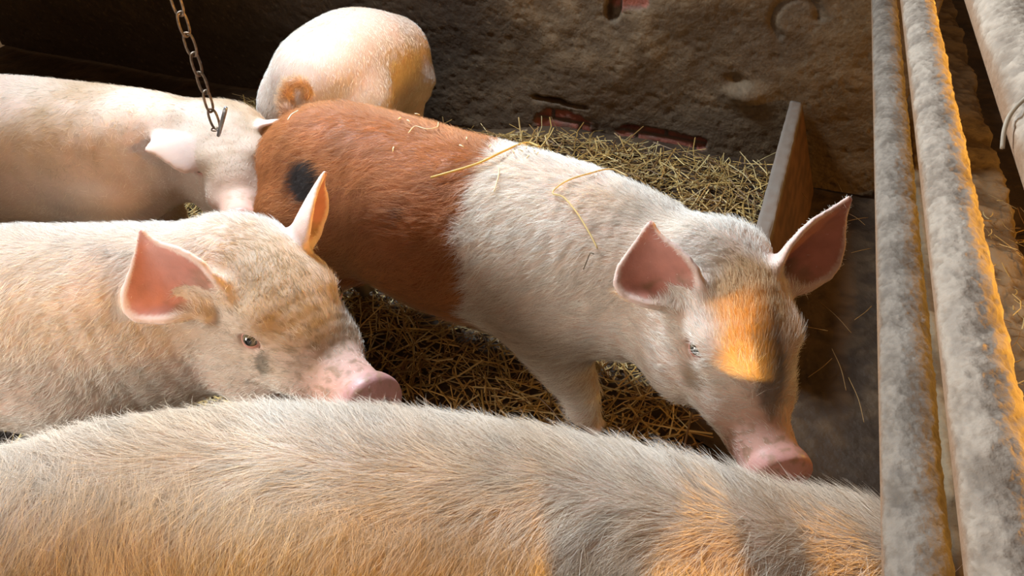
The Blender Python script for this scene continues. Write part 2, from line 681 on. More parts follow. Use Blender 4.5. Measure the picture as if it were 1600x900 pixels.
        snout = smooth01(hl[:, 0], .30, .345) * (np.abs(hl[:, 1]) < .09) * (np.abs(hl[:, 2] + .05) < .09)
        muzz = smooth01(hl[:, 0], .20, .31) * (np.abs(hl[:, 1]) < .1) * (np.abs(hl[:, 2] + .05) < .1)
        self.snout, self.muzz = snout, muzz
        inhead = (hl[:, 0] > -.02) & (hl[:, 0] < .4) & (np.abs(hl[:, 1]) < .2) & (np.abs(hl[:, 2]) < .22)
        self.inhead = inhead
        # ---- skin colour
        n1 = fbm(V, 9, 3 + seed)
        n2 = fbm(V, 45, 5 + seed)
        skin = WHITE * (0.88 + 0.24 * (n2 - .5))[:, None]
        skin = mix(skin, np.array([.74, .46, .38]), .35 * smooth01(n1, .4, .7))
        hair = HAIRW * (0.95 + 0.2 * (n2 - .5))[:, None]
        self.pig_dirt = dirt
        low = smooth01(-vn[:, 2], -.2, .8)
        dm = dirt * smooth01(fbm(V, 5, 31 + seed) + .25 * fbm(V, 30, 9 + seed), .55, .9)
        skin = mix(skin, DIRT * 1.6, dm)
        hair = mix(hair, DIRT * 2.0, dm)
        skin = mix(skin, PINK, .75 * muzz)
        skin = mix(skin, disc_col, .8 * snout)
        skin = mix(skin, DIRT * 1.4, .55 * muzz * smooth01(fbm(V, 75, 41 + seed), .52, .68))
        skin = mix(skin, ear_col * (.8 + .45 * (n2 - .3))[:, None], .88 * ear_in)
        skin = mix(skin, DIRT * .9, .75 * ear_in * (1 - smooth01(ear_u + .35 * (n2 - .5), .12, .42)) * smooth01(fbm(V, 28, 43 + seed), .35, .6))
        skin = mix(skin, np.array([.80, .60, .55]), .6 * np.clip(ear_any - ear_in, 0, 1))
        if pigment:
            skin, hair = pigment(self, skin, hair)
        ed = min
        for sg in (1, -1):
            de = np.linalg.norm(V - self.eye_pos[sg], axis=1)
            skin = mix(skin, np.array([.62, .36, .30]), .7 * (1 - smooth01(de, .016, .032)))
        hz = 1 - smooth01(V[:, 2], foot_z + .035, foot_z + .05)
        skin = mix(skin, np.array([.12, .09, .06]), hz)
        # nostril pits dark flesh
        rough = .62 - .24 * snout * smooth01(n2, .3, .7) - .1 * ear_in
        o = mesh_np(name, V, Fq, MAT_SKIN, None, skin, True, {'rough': rough})
        base = np.array([cm[15, 0], cm[15, 1], foot_z])
        recenter(o, base)
        tag(o, label, 'pig', group)
        self.o, self.base = o, base
        # ---- eyes
        if eyes:
            for sg in (1, -1):
                self.make_eye(sg)
        # ---- coat
        self.hair_cols = hair
        self.make_hair(hair_n, hair_len, hair_r, fa)

    def add_child(self, ob):
        ob.parent = self.o
        ob.matrix_parent_inverse = Matrix.Identity(4)
        ob.location = Vector(ob.location) - Vector(self.base)

    def make_eye(self, sg):
        hs, M = self.hs, self.M
        out = nrm(np.array([.42, sg * .86, .32]) @ M)
        c = self.eye_pos[sg] + out * .004 * hs
        fwd = nrm(M[0] - (M[0] @ out) * out)
        up = np.cross(out, fwd) * (1 if np.cross(out, fwd) @ M[2] > 0 else -1)
        r = .0175 * hs
        A = np.stack([fwd, up, out])
        nu, nv = 24, 18
        V, colr, rough = [], [], []
        for i in range(nv + 1):
            th = math.pi * i / nv
            for j in range(nu):
                ph = 2 * math.pi * j / nu
                bulge = 1 + .06 * max(0, math.cos(th)) ** 8
                p = np.array([math.sin(th) * math.cos(ph), math.sin(th) * math.sin(ph), math.cos(th)]) * r * bulge
                V.append(p @ A)
                a = math.degrees(th)
                if a < 22:
                    cc = (.008, .008, .009)
                elif a < 46:
                    cc = (.16, .125, .075)
                elif a < 54:
                    cc = (.05, .04, .03)
                else:
                    cc = (.62, .50, .42)
                colr.append(cc)
        Fq = [[i * nu + j, (i + 1) * nu + j, (i + 1) * nu + (j + 1) % nu, i * nu + (j + 1) % nu] for i in range(nv) for j in range(nu)]
        e = mesh_np('eye', np.array(V), np.array(Fq), MAT_EYE, None, np.array(colr))
        e.location = Vector(c)
        self.add_child(e)
        tag(e, 'wet eye with grey-brown iris and dark pupil')
        # lids: a fleshy almond ring
        n = 40
        V, cl = [], []
        rows = [(.0, 1.02), (.25, 1.12), (.55, 1.16), (1.0, 1.02), (1.35, .72)]
        for k, (off, rad) in enumerate(rows):
            for j in range(n):
                ph = 2 * math.pi * j / n
                cx, sy = math.cos(ph), math.sin(ph)
                ax_ = .86 + off * .42
                ay_ = (.68 if sy > 0 else .52) * (abs(sy) ** .15) + off * .50
                x, y = cx * ax_, sy * ay_
                l2 = x * x + y * y
                z = math.sqrt(max(1.05 - l2, 0.0)) if l2 < 1.05 else -.0
                p = np.array([x, y, z])
                p = p / max(np.linalg.norm(p), 1e-6) * r * rad * (1.0 if l2 < 1.05 else math.sqrt(l2))
                V.append(p @ A)
                cl.append(np.array([.50, .24, .19]) if k < 2 else np.array([.70, .50, .42]))
        Fq = [[k * n + j, k * n + (j + 1) % n, (k + 1) * n + (j + 1) % n, (k + 1) * n + j] for k in range(len(rows) - 1) for j in range(n)]
        ld = mesh_np('eyelid', np.array(V), np.array(Fq), MAT_LID, None, np.array(cl))
        ld.location = Vector(c)
        self.add_child(ld)

    def flow(self, P, N, s):
        """hair lies backwards along the spine and down the sides"""
        i = np.clip((s * 29).astype(int), 1, 28)
        t = self.cm[np.clip(i + 1, 0, 29), :3] - self.cm[i - 1, :3]
        d = -nrm(t)
        hl = (P - self.O) @ self.M.T / self.hs
        hd = smooth01(hl[:, 0], -.02, .08)
        d = d * (1 - hd)[:, None] + (-self.M[0]) * hd[:, None]
        sd_ = nrm(np.cross(np.array([0, 0, 1.0]), t))
        off = ((P - self.cm[i, :3]) * sd_).sum(1)
        d = d + sd_ * (.75 * np.tanh(off / .04) * (1 - hd))[:, None]
        d = d + np.array([0, 0, -.55]) * (1 - np.abs(N[:, 2]))[:, None]
        return d

    def make_hair(self, n, L, r, fa):
        V, Fq, vn = self.V, self.F, self.vn
        dens = np.ones(len(V))
        dens *= 1 - .97 * np.clip(self.ear_in * 1.3, 0, 1)
        dens *= 1 - .985 * np.clip(self.snout * 1.5, 0, 1)
        dens *= 1 - .6 * self.muzz
        dens *= .35 + .65 * smooth01(vn[:, 2], -.8, -.1)
        dens *= 1 - .4 * self.ear_any
        dens *= smooth01(V[:, 2], .05, .12)
        for sg in (1, -1):
            dens *= smooth01(np.linalg.norm(V - self.eye_pos[sg], axis=1), .026, .036)
        dens = dens * (1 + 2 * self.tail_m)
        fd = fa * dens[Fq].mean(1)
        fi = RNG.choice(len(Fq), n, p=fd / fd.sum())
        a, b = RNG.random(n), RNG.random(n)
        w = np.stack([(1 - a) * (1 - b), a * (1 - b), a * b, (1 - a) * b], 1)
        P = (V[Fq[fi]] * w[..., None]).sum(1)
        N = nrm((vn[Fq[fi]] * w[..., None]).sum(1))
        C = (self.hair_cols[Fq[fi]] * w[..., None]).sum(1)
        s = self.s[Fq[fi, 0]]
        ear = self.ear_any[Fq[fi, 0]]
        mz = self.muzz[Fq[fi, 0]]
        hd = self.inhead[Fq[fi, 0]]
        d = self.flow(P, N, s)
        sd = self.seed
        wob = np.stack([vnoise(P, 7, 61 + sd), vnoise(P, 7, 62 + sd), vnoise(P, 7, 63 + sd)], 1) - .5
        wob2 = np.stack([vnoise(P, 55, 71 + sd), vnoise(P, 55, 72 + sd), vnoise(P, 55, 73 + sd)], 1) - .5
        d = nrm(d) + 1.1 * wob + .55 * wob2 + .22 * RNG.normal(size=(n, 3))
        d = nrm(d - (d * N).sum(1)[:, None] * N)
        lift = .20 + .22 * RNG.random(n) + .25 * (vnoise(P, 40, 81 + sd) - .5)
        tl = self.tail_m[Fq[fi, 0]]
        lift = lift * self.lift * (1 + .8 * tl)
        ln = L * (.55 + .8 * RNG.random(n)) * (1 - .72 * ear) * (1 - .6 * mz) * (1 - .45 * tl) * (1 - .25 * hd)
        K = 5
        pts = np.zeros((n, K, 3))
        cell = np.floor((P + .004 * RNG.normal(size=(n, 3))) / self.clump).astype(np.int64)
        key = (cell[:, 0] * 73856093) ^ (cell[:, 1] * 19349663) ^ (cell[:, 2] * 83492791)
        uq, inv, cn = np.unique(key, return_inverse=True, return_counts=True)
        ctr = np.stack([np.bincount(inv, P[:, q]) for q in range(3)], 1) / cn[:, None]
        pull = (ctr[inv] - P) * (.75 * RNG.random(n) ** .5)[:, None]
        pull = pull - (pull * N).sum(1)[:, None] * N
        pull = pull - (pull * d).sum(1)[:, None] * d * .8
        bend = RNG.normal(size=(n, 3)) * .10
        bend = bend - (bend * N).sum(1)[:, None] * N
        for k in range(K):
            t = k / (K - 1.0)
            pts[:, k] = P - N * .001 + (d * t + N * (lift * t * (1 - .45 * t))[:, None] + bend * t * t) * ln[:, None] + pull * t ** 1.5
        pts -= self.base
        hc = bpy.data.hair_curves.new('coat')
        hc.add_curves([K] * n)
        hc.position_data.foreach_set('vector', pts.astype(np.float32).ravel())
        rad = np.repeat((r * (.7 + .6 * RNG.random(n)))[:, None], K, 1) * np.array([1, .95, .8, .55, .12])
        ra = hc.attributes.get('radius') or hc.attributes.new('radius', 'FLOAT', 'POINT')
        ra.data.foreach_set('value', rad.astype(np.float32).ravel())
        ca = hc.attributes.new('Col', 'FLOAT_COLOR', 'CURVE')
        c4 = np.ones((n, 4), np.float32)
        lock = _hash(uq, 0 * uq, 0 * uq, 3)[inv]
        c4[:, :3] = np.clip(C * (.66 + .28 * RNG.random(n) + .44 * lock)[:, None], 0, 1)
        ca.data.foreach_set('color', c4.ravel())
        hc.materials.append(MAT_FUR)
        o = bpy.data.objects.new('coat', hc)
        COL.objects.link(o)
        o.parent = self.o
        tag(o, kind='stuff')

    def hit(self, px, py):
        """the skin point seen along a sight line"""
        d = ray(px, py)
        q = self.V - CPOS
        t = q @ d
        off = np.linalg.norm(q - t[:, None] * d, axis=1)
        c = np.where(off < 0.008)[0]
        if len(c) == 0:
            c = off.argsort()[:4]
        j = c[t[c].argmin()]
        return self.V[j], self.vn[j]


MAT_EYE = mat_attr('eye_wet', 0.06, spec=0.8)
MAT_LID = mat_attr('eyelid_skin', 0.4, 0.2, 300, sss=.1)
QUICK = False
VOX_A = .0065 if QUICK else .0042
VOX_B = .008 if QUICK else .006
HN = lambda n: n // 4 if QUICK else n
ROLL_C, ROLL_B, ROLL_D = 0.0, 0.0, 0.0

# ------------------------------------------------------------------ the setting
WALL_Y = 2.75


def struct(o):
    o['kind'] = 'structure'
    return o


def grid_faces(nx, ny):
    i, j = np.meshgrid(np.arange(nx - 1), np.arange(ny - 1), indexing='ij')
    a = (i * ny + j).ravel()
    return np.stack([a, a + ny, a + ny + 1, a + 1], 1)


def wxz(px, py):
    p = at_y(px, py, WALL_Y)
    return p[0], p[2]


# rear wall: rough render over brick, fallen away near the foot
def build_wall():
    xs = np.arange(-4.0, .47, .0075)
    zs = np.arange(-.02, 1.5, .0075)
    X, Z = np.meshgrid(xs, zs, indexing='ij')
    P = np.stack([X, np.full_like(X, WALL_Y), Z], -1)
    Q = P.reshape(-1, 3)
    n_low = (fbm(Q, 3, 201) - .5).reshape(X.shape)
    n_mid = (fbm(Q, 14, 202, 5) - .5).reshape(X.shape)
    n_hi = (fbm(Q, 60, 203, 3) - .5).reshape(X.shape)
    out = .045 * n_low + .008 * n_mid + .0045 * n_hi
    pits = smooth01(fbm(Q, 45, 204, 3).reshape(X.shape), .60, .72)
    out = out - .004 * pits
    gone = np.zeros_like(X)

    def patch(px0, py0, px1, py1, warp=.8, soft=.06):
        x0, z0 = wxz(px0, py0)
        x1, z1 = wxz(px1, py1)
        cx, cz, rx, rz = (x0 + x1) / 2, (z0 + z1) / 2, abs(x1 - x0) / 2, abs(z0 - z1) / 2
        d = (np.abs((X - cx) / rx) ** 3 + np.abs((Z - cz) / rz) ** 3) ** (1 / 3) + warp * n_mid
        return 1 - smooth01(d, 1 - soft, 1 + soft)

    for a in ((838, 168, 918, 225), (968, 193, 1102, 240), (950, -60, 1012, 26), (836, 205, 930, 228), (395, 118, 470, 190)):
        gone = np.maximum(gone, patch(*a))
    # bricks below
    row = np.floor(Z / .078)
    bx = X / .24 + .5 * (row % 2)
    fx, fz = bx - np.floor(bx), Z / .078 - row
    mort = np.maximum(1 - smooth01(np.minimum(fx, 1 - fx) * .24, .004, .010), 1 - smooth01(np.minimum(fz, 1 - fz) * .078, .004, .010))
    brick_out = -.014 - .012 * mort + .008 * n_mid + .004 * n_hi + .008 * (_hash(np.floor(bx).astype(int), row.astype(int), 0 * row.astype(int), 5) - .5)
    out = out * (1 - gone) + brick_out * gone
    lip = np.clip(gone * (1 - gone) * 4, 0, 1)
    out = out + .006 * lip * (n_hi > 0)
    # deep cracks along the top edge of the fallen patches
    for a, dp in (((836, 150, 880, 164), .05), ((878, 160, 916, 172), .035), ((975, 198, 1000, 208), .03), ((948, -6, 966, 34), .05), ((1215, 142, 1216, 143), .0)):
        if dp:
            out = out - dp * patch(*a, warp=1.2, soft=.3)
    # ring-shaped impression and lumps high on the right
    cx, cz = wxz(1243, 32)
    rr = np.hypot(X - cx, (Z - cz) * 1.0)
    ang = np.arctan2(Z - cz, X - cx)
    out = out - .020 * np.exp(-((rr - .075) / .014) ** 2) * (np.sin(ang - .6) > -.5)
    cx, cz = wxz(1165, 150)
    out = out + .035 * np.exp(-(((X - cx) / .07) ** 2 + ((Z - cz) / .04) ** 2))
    cx, cz = wxz(1150, 128)
    out = out - .035 * np.exp(-(((X - cx) / .035) ** 2 + ((Z - cz) / .02) ** 2))
    base = mix(np.array([.105, .080, .055]), np.array([.19, .150, .105]), smooth01(n_mid + .6 * n_low, -.2, .2))
    stain = smooth01(fbm(Q, 4, 207).reshape(X.shape), .45, .65)
    base = mix(base, np.array([.085, .062, .042]), .6 * stain)
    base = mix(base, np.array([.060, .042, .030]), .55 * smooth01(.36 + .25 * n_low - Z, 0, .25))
    base = mix(base, np.array([.035, .025, .018]), .8 * (1 - smooth01(X + .9 * n_low + .35 * (.8 - Z), -1.35, -.85)))  # left end painted darker for the shadow lying on it
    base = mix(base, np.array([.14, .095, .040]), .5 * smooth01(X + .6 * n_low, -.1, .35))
    fleck = smooth01(fbm(Q, 95, 208, 2).reshape(X.shape), .72, .80)
    base = mix(base, np.array([.30, .25, .17]), .25 * fleck)
    grit = fbm(Q, 130, 212, 2).reshape(X.shape)
    base = base * (.65 + .7 * grit)[..., None] * np.array([1.12, .98, .82])
    red = mix(np.array([.24, .070, .045]), np.array([.36, .12, .08]), _hash(np.floor(bx).astype(int), row.astype(int), 0 * row.astype(int), 9))
    red = mix(red, np.array([.12, .10, .085]), mort)
    red = mix(red, np.array([.10, .075, .055]), .6 * smooth01(n_mid, .03, .15))
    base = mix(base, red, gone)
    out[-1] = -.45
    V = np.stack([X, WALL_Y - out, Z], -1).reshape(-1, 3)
    return struct(mesh_np('wall_back', V, grid_faces(*X.shape)[:, ::-1], MAT_PLASTER, None, base.reshape(-1, 3)))


build_wall()


def build_floor():
    xs = np.arange(-4.0, 3.0, .02)
    ys = np.arange(-.8, 6.5, .02)
    X, Y = np.meshgrid(xs, ys, indexing='ij')
    Q = np.stack([X, Y, 0 * X], -1).reshape(-1, 3)
    n = fbm(Q, 6, 301).reshape(X.shape) - .5
    n2 = fbm(Q, 30, 302).reshape(X.shape) - .5
    Z = .02 * n + .008 * n2 - .03
    m = MOUND(X, Y)
    Z = Z + m
    c = mix(np.array([.040, .022, .011]), np.array([.085, .050, .025]), smooth01(n + n2, -.2, .25))
    V = np.stack([X, Y, Z], -1).reshape(-1, 3)
    return struct(mesh_np('floor', V, grid_faces(*X.shape), MAT_FLOOR, None, c.reshape(-1, 3)))


def MOUND(X, Y):
    """straw is trodden up towards the rear wall, left of the plank"""
    a = smooth01(Y, 1.75, 2.6) * (1 - smooth01(X, .10, .22)) * smooth01(X, -1.3, -.7)
    return .085 * a


build_floor()

# left wall with the window the daylight comes through (out of frame to the left)


def box(lo, hi):
    x0, y0, z0 = lo
    x1, y1, z1 = hi
    V = [(x0, y0, z0), (x1, y0, z0), (x1, y1, z0), (x0, y1, z0), (x0, y0, z1), (x1, y0, z1), (x1, y1, z1), (x0, y1, z1)]
    F = [(0, 3, 2, 1), (4, 5, 6, 7), (0, 1, 5, 4), (1, 2, 6, 5), (2, 3, 7, 6), (3, 0, 4, 7)]
    return V, F


def boxes(name, lst, mat, col, parent=None):
    V, F = [], []
    for lo, hi in lst:
        v, f = box(lo, hi)
        k = len(V)
        V += v
        F += [[i + k for i in q] for q in f]
    return mesh_np(name, np.array(V, float), np.array(F), mat, parent, np.array([col] * len(V)), False)


# ---- rails of the pen side, running away from the camera to the rear wall
RAIL_X = .262


def rail(r_px, z, rad, label, seed, bright):
    ny, na = 900, 72
    ys = np.linspace(-.25, WALL_Y + .01, ny)
    an = np.linspace(0, 2 * math.pi, na, endpoint=False)
    Y, A = np.meshgrid(ys, an, indexing='ij')
    Q = np.stack([np.cos(A) * rad, Y, np.sin(A) * rad], -1).reshape(-1, 3)
    n = fbm(Q, 22, seed, 4).reshape(Y.shape) - .5
    n2 = fbm(Q * [1, .8, 1], 75, seed + 3, 3).reshape(Y.shape) - .5
    crust = smooth01(np.sin(A) + .35 * n, -.1, .4)
    n3 = fbm(Q, 190, seed + 5, 2).reshape(Y.shape) - .5
    R = rad + crust * (.002 + .005 * n + .005 * n2 + .0045 * n3)
    V = np.stack([r_px + np.cos(A) * R, Y, z + np.sin(A) * R], -1).reshape(-1, 3)
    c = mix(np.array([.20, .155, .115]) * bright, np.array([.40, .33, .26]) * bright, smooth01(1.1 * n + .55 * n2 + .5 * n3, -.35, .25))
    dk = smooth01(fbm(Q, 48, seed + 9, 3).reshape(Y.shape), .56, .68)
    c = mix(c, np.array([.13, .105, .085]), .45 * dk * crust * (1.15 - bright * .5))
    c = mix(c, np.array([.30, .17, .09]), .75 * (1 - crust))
    F = []
    i, j = np.meshgrid(np.arange(ny - 1), np.arange(na), indexing='ij')
    a = (i * na + j).ravel()
    b = (i * na + (j + 1) % na).ravel()
    F = np.stack([a, b, b + na, a + na], 1)
    cap0 = np.arange(na)[None]
    cap1 = ((ny - 1) * na + np.arange(na))[None, ::-1]
    o = mesh_np('fence_rail', V, [F, cap0.copy(), cap1.copy()], MAT_RAIL, None, c.reshape(-1, 3))
    recenter(o, (r_px, WALL_Y, z - rad))
    tag(o, label, 'rail', 'rails of the pen side')
    return o


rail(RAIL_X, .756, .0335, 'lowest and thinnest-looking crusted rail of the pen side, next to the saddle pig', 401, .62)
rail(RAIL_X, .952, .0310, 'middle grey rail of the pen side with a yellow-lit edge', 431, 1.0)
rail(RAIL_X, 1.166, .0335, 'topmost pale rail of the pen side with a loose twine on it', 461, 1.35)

# ---- concrete curb beyond the rails


def build_curb():
    ny, nx = 520, 60
    ys = np.linspace(-.3, 6.2, ny)
    s = np.linspace(0, 1, nx)
    Y, S = np.meshgrid(ys, s, indexing='ij')
    prof_x = np.interp(S, [0, .15, .2, .8, .85, 1], [.56, .56, .57, .86, .875, .885])
    prof_z = np.interp(S, [0, .15, .2, .8, .85, 1], [-.05, .085, .10, .10, .085, -.05])
    Q = np.stack([prof_x, Y, prof_z], -1).reshape(-1, 3)
    n = fbm(Q, 9, 501).reshape(Y.shape) - .5
    n2 = fbm(Q, 40, 502).reshape(Y.shape) - .5
    X = prof_x + (.05 * n + .02 * n2) * smooth01(S, .6, .8)
    Z = prof_z + (.03 * n + .014 * n2) * smooth01(S, .1, .2) * (1 - smooth01(S, .9, 1))
    c = mix(np.array([.14, .085, .040]), np.array([.30, .21, .12]), smooth01(n + .6 * n2, -.2, .2))
    V = np.stack([X, Y, Z], -1).reshape(-1, 3)
    o = mesh_np('concrete_curb', V, grid_faces(ny, nx)[:, ::-1], MAT_CURB, None, c.reshape(-1, 3))
    o['kind'] = 'structure'
    tag(o, 'rough brown concrete curb strewn with straw beyond the rails', 'curb')
    return o


build_curb()

# ---- upright plank standing against the rear wall


def build_plank():
    far = at_y(1247, 146, WALL_Y - .015)
    near = at_z(1182, 400, far[2] - .01)
    t = near - far
    t[2] = 0
    L = np.linalg.norm(t) + .04
    t = nrm(t)
    side = np.cross(t, [0, 0, 1.0])           # thickness direction
    n_l, n_h = 70, 30
    th = .044
    ring = [(-th / 2, 0), (-th / 2, far[2] - .004), (-th / 2 + .005, far[2]), (th / 2 - .005, far[2]), (th / 2, far[2] - .004), (th / 2, 0)]
    P = []
    for k in range(len(ring)):
        a, b = ring[k], ring[(k + 1) % len(ring)]
        m = 16 if abs(a[1] - b[1]) > .1 else 4
        for q in range(m):
            P.append((a[0] + (b[0] - a[0]) * q / m, a[1] + (b[1] - a[1]) * q / m))
    P = np.array(P)
    ls = np.linspace(0, L, n_l)
    LL, K = np.meshgrid(ls, np.arange(len(P)), indexing='ij')
    a, h = P[K, 0], P[K, 1]
    V = far + t * LL[..., None] + side * (a - .36 * (far[2] - h))[..., None]
    V[..., 2] = h - .03
    Q = V.reshape(-1, 3)
    n = fbm(Q * [8, 2, 8], 6, 601).reshape(LL.shape) - .5
    n2 = fbm(Q, 40, 602).reshape(LL.shape) - .5
    V = V + side * (.004 * n2 * np.sign(a))[..., None]
    V[..., 2] += (.010 * n + .004 * n2) * (h > far[2] - .01)
    c = mix(np.array([.10, .048, .024]), np.array([.18, .085, .042]), smooth01(n, -.2, .2))
    top = (h > far[2] - .006)
    c = mix(c, np.array([.26, .225, .19]), .85 * top * (.7 + .5 * (n2 + .3)))
    m = len(P)
    i, j = np.meshgrid(np.arange(n_l - 1), np.arange(m), indexing='ij')
    q0 = (i * m + j).ravel()
    q1 = (i * m + (j + 1) % m).ravel()
    F = np.stack([q0, q1, q1 + m, q0 + m], 1)
    caps = [np.arange(m)[None, ::-1].copy(), ((n_l - 1) * m + np.arange(m))[None].copy()]
    o = mesh_np('plank', V.reshape(-1, 3), [F] + caps, MAT_BOARD, None, c.reshape(-1, 3), True)
    recenter(o, (far[0], far[1], 0))
    tag(o, 'grey-topped brown plank standing on edge between the straw heap and the bare floor', 'plank')
    return o


build_plank()

# ---- boarded front of the pen behind the viewer; the low sun comes through its gaps
_y0, _y1 = -.72, -.69
_pk = []
_x = -.62
while _x < .40:                                   # weathered pickets standing closer together towards the left
    _g = .026 * (.60 + .38 * (_x + .62) / 1.02)
    _pk.append((_x, _x + .026 - _g, .50, .88))
    _x += .026
boxes('wall_front', [((x0, _y0, z0), (x1, _y1, z1)) for x0, x1, z0, z1 in (
    (-4, -.62, 0, 2.6), (-.62, .43, 0, .50), (-.62, .43, .88, 2.6), (.43, .56, 0, 2.6),
    (.56, .72, 0, .50), (.56, .72, .88, 2.6), (.72, .828, 0, 2.6),
    (.828, .94, 0, .50), (.828, .94, .96, 2.6), (.94, 1.06, 0, 2.6),
    (1.06, 4.0, 0, 2.6), *_pk)], MAT_BOARD, (.12, .085, .06))['kind'] = 'structure'

# ------------------------------------------------------------------ the five pigs
def head_dir(base, px, py, L, near=True):
    tip = at_dist(base, px, py, L, near)
    return nrm(tip - base)


# ---- the saddle-marked pig in the middle
def saddle_pigment(p, skin, hair):
    V, s = p.V, p.s
    b = (fbm(V, 14, 91) - .5) * .10 + (fbm(V, 60, 92) - .5) * .04
    # boundary of the brown hindquarters, measured along the body
    t = ((V - SAD_P) @ SAD_N)
    brown = 1 - smooth01(t + b, -.012, .018)
    shade = (0.75 + .5 * fbm(V, 12, 95))[:, None]
    belly = smooth01(-p.vn[:, 2], .35, .8) * .4
    skin = mix(skin, BROWN * shade, brown * (1 - belly))
    hair = mix(hair, HAIRB * shade, brown * (1 - .5 * belly))
    for (px, py, r0, amt) in ((473, 282, .052, .97), (622, 338, .016, .8), (610, 352, .009, .6)):
        c = p.hit(px, py)[0]
        dd = np.linalg.norm((V - c) * [1, 1, .9], axis=1) + (fbm(V, 40, 97) - .5) * .03
        m = amt * (1 - smooth01(dd, r0 * .75, r0 * 1.2))
        skin = mix(skin, BLACK, m)
        hair = mix(hair, BLACK * 1.4, m)
    hair = mix(hair, np.array([.66, .46, .29]), .9 * p.tail_m)
    skin = mix(skin, np.array([.50, .30, .19]), .9 * p.tail_m)
    # forehead tinted orange for the amber sunlight; dark smudge down the nose
    hl = p.hl
    nz = (fbm(V, 30, 99) - .5)
    fh = (1 - smooth01(np.hypot((hl[:, 0] - .10) / .105, (hl[:, 1] - .01) / .085) + nz * .7, .55, 1.1)) * (hl[:, 2] > 0) * p.inhead * (1 - p.ear_any)
    hair = mix(hair, np.array([.60, .38, .16]), .8 * fh)
    skin = mix(skin, np.array([.42, .22, .07]), .8 * fh)
    sm = (1 - smooth01(np.hypot((hl[:, 0] - .205) / .085, (hl[:, 1] - .012) / .034) + nz * .9, .5, 1.2)) * (hl[:, 2] > -.03) * p.inhead
    hair = mix(hair, np.array([.13, .105, .09]), .85 * sm)
    skin = mix(skin, np.array([.16, .12, .10]), .8 * sm)
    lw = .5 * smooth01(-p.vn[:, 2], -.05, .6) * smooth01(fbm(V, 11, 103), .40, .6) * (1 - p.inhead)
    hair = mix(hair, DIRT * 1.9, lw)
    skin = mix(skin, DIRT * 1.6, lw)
    # tear stain under the eye
    for sg in (1, -1):
        ts = (1 - smooth01(np.hypot((hl[:, 0] - .168) / .03, (hl[:, 2] + .005) / .03) + nz * .5, .5, 1.1)) * (hl[:, 1] * sg > .03) * p.inhead
        skin = mix(skin, DIRT * 1.3, .6 * ts)
        hair = mix(hair, DIRT * 1.5, .6 * ts)
    return skin, hair


c_base = at_z(1112, 462, .52)
c_F = head_dir(c_base, 1228, 722, .37)
c_spine = [
    (at_z(468, 268, .475), .11, .14), (at_z(520, 280, .48), .17, .20), (at_z(610, 314, .465), .19, .222),
    (at_z(700, 350, .45), .20, .230), (at_z(800, 380, .445), .20, .230), (at_z(905, 410, .45), .19, .22),
    (at_z(1010, 440, .47), .158, .185), (at_z(1085, 455, .51), .122, .138)]
SAD_P = at_z(790, 330, .5)
SAD_N = nrm(at_z(905, 412, .45) - at_z(700, 356, .445)) + np.array([0, 0, .12])
c_tail = []
tb = at_z(455, 196, .56)
for k in range(15):
    u = k / 14.0
    px = np.interp(u, [0, .25, .5, .7, .85, 1], [458, 443, 450, 470, 482, 478])
    py = np.interp(u, [0, .25, .5, .7, .85, 1], [192, 160, 132, 128, 140, 152])
    q = at_dist(tb + np.array([0, 0, .03]), px, py, .0 + .02 + .03 * u, True)
    c_tail.append([*(q),   .019 - .008 * u])
c_tail = [[*r[:3], r[3]] for r in catmull(c_tail, 20)]
pig_saddle = Pig(
    'pig', 'brown and white pig with a black rump spot, standing in the middle of the pen', c_spine, c_base, c_F, ROLL_C, 1.06,
    [Ear([.035, -.088, .072], [-.60, -.32, .72], [.62, -.40, .60], .150, .155, .5, -.06, .24),
     Ear([.022, .082, .070], [-.38, .66, .64], [.80, .15, .45], .20, .150, .60, .10, -.12)],
    feet={'front_right': at_z(915, 668, .02)}, voxel=VOX_A, tail=c_tail, pigment=saddle_pigment,
    hair_n=HN(120000), hair_len=.034, hair_r=.00027, seed=1, dirt=.3, eye=(.128, .082, .040))


# ---- the white pig facing right at the left
def yellowish_face(p, skin, hair):
    V, hl = p.V, p.hl
    nz = (fbm(V, 30, 131 + p.seed) - .5)
    fh = (1 - smooth01(np.hypot((hl[:, 0] - .13) / .15, hl[:, 1] / .10) + nz * .9, .45, 1.15)) * (hl[:, 2] > -.02) * p.inhead * (1 - p.ear_any)
    hair = mix(hair, np.array([.46, .31, .13]), .75 * fh)
    skin = mix(skin, np.array([.40, .26, .13]), .65 * fh)
    sp = smooth01(fbm(V, 95, 137 + p.seed), .50, .72) * smooth01(hl[:, 0], .05, .16) * p.inhead * (1 - p.snout) * (1 - p.ear_any)
    skin = mix(skin, DIRT, .55 * sp)
    hair = mix(hair, DIRT, .55 * sp)
    for sg in (1, -1):
        ts = (1 - smooth01(np.hypot((hl[:, 0] - .178) / .018, (hl[:, 2] - .0) / .034) + nz * .5, .5, 1.1)) * (hl[:, 1] * sg > .03) * p.inhead
        skin = mix(skin, np.array([.09, .075, .05]), .75 * ts)
        hair = mix(hair, np.array([.10, .085, .06]), .75 * ts)
    return skin, hair


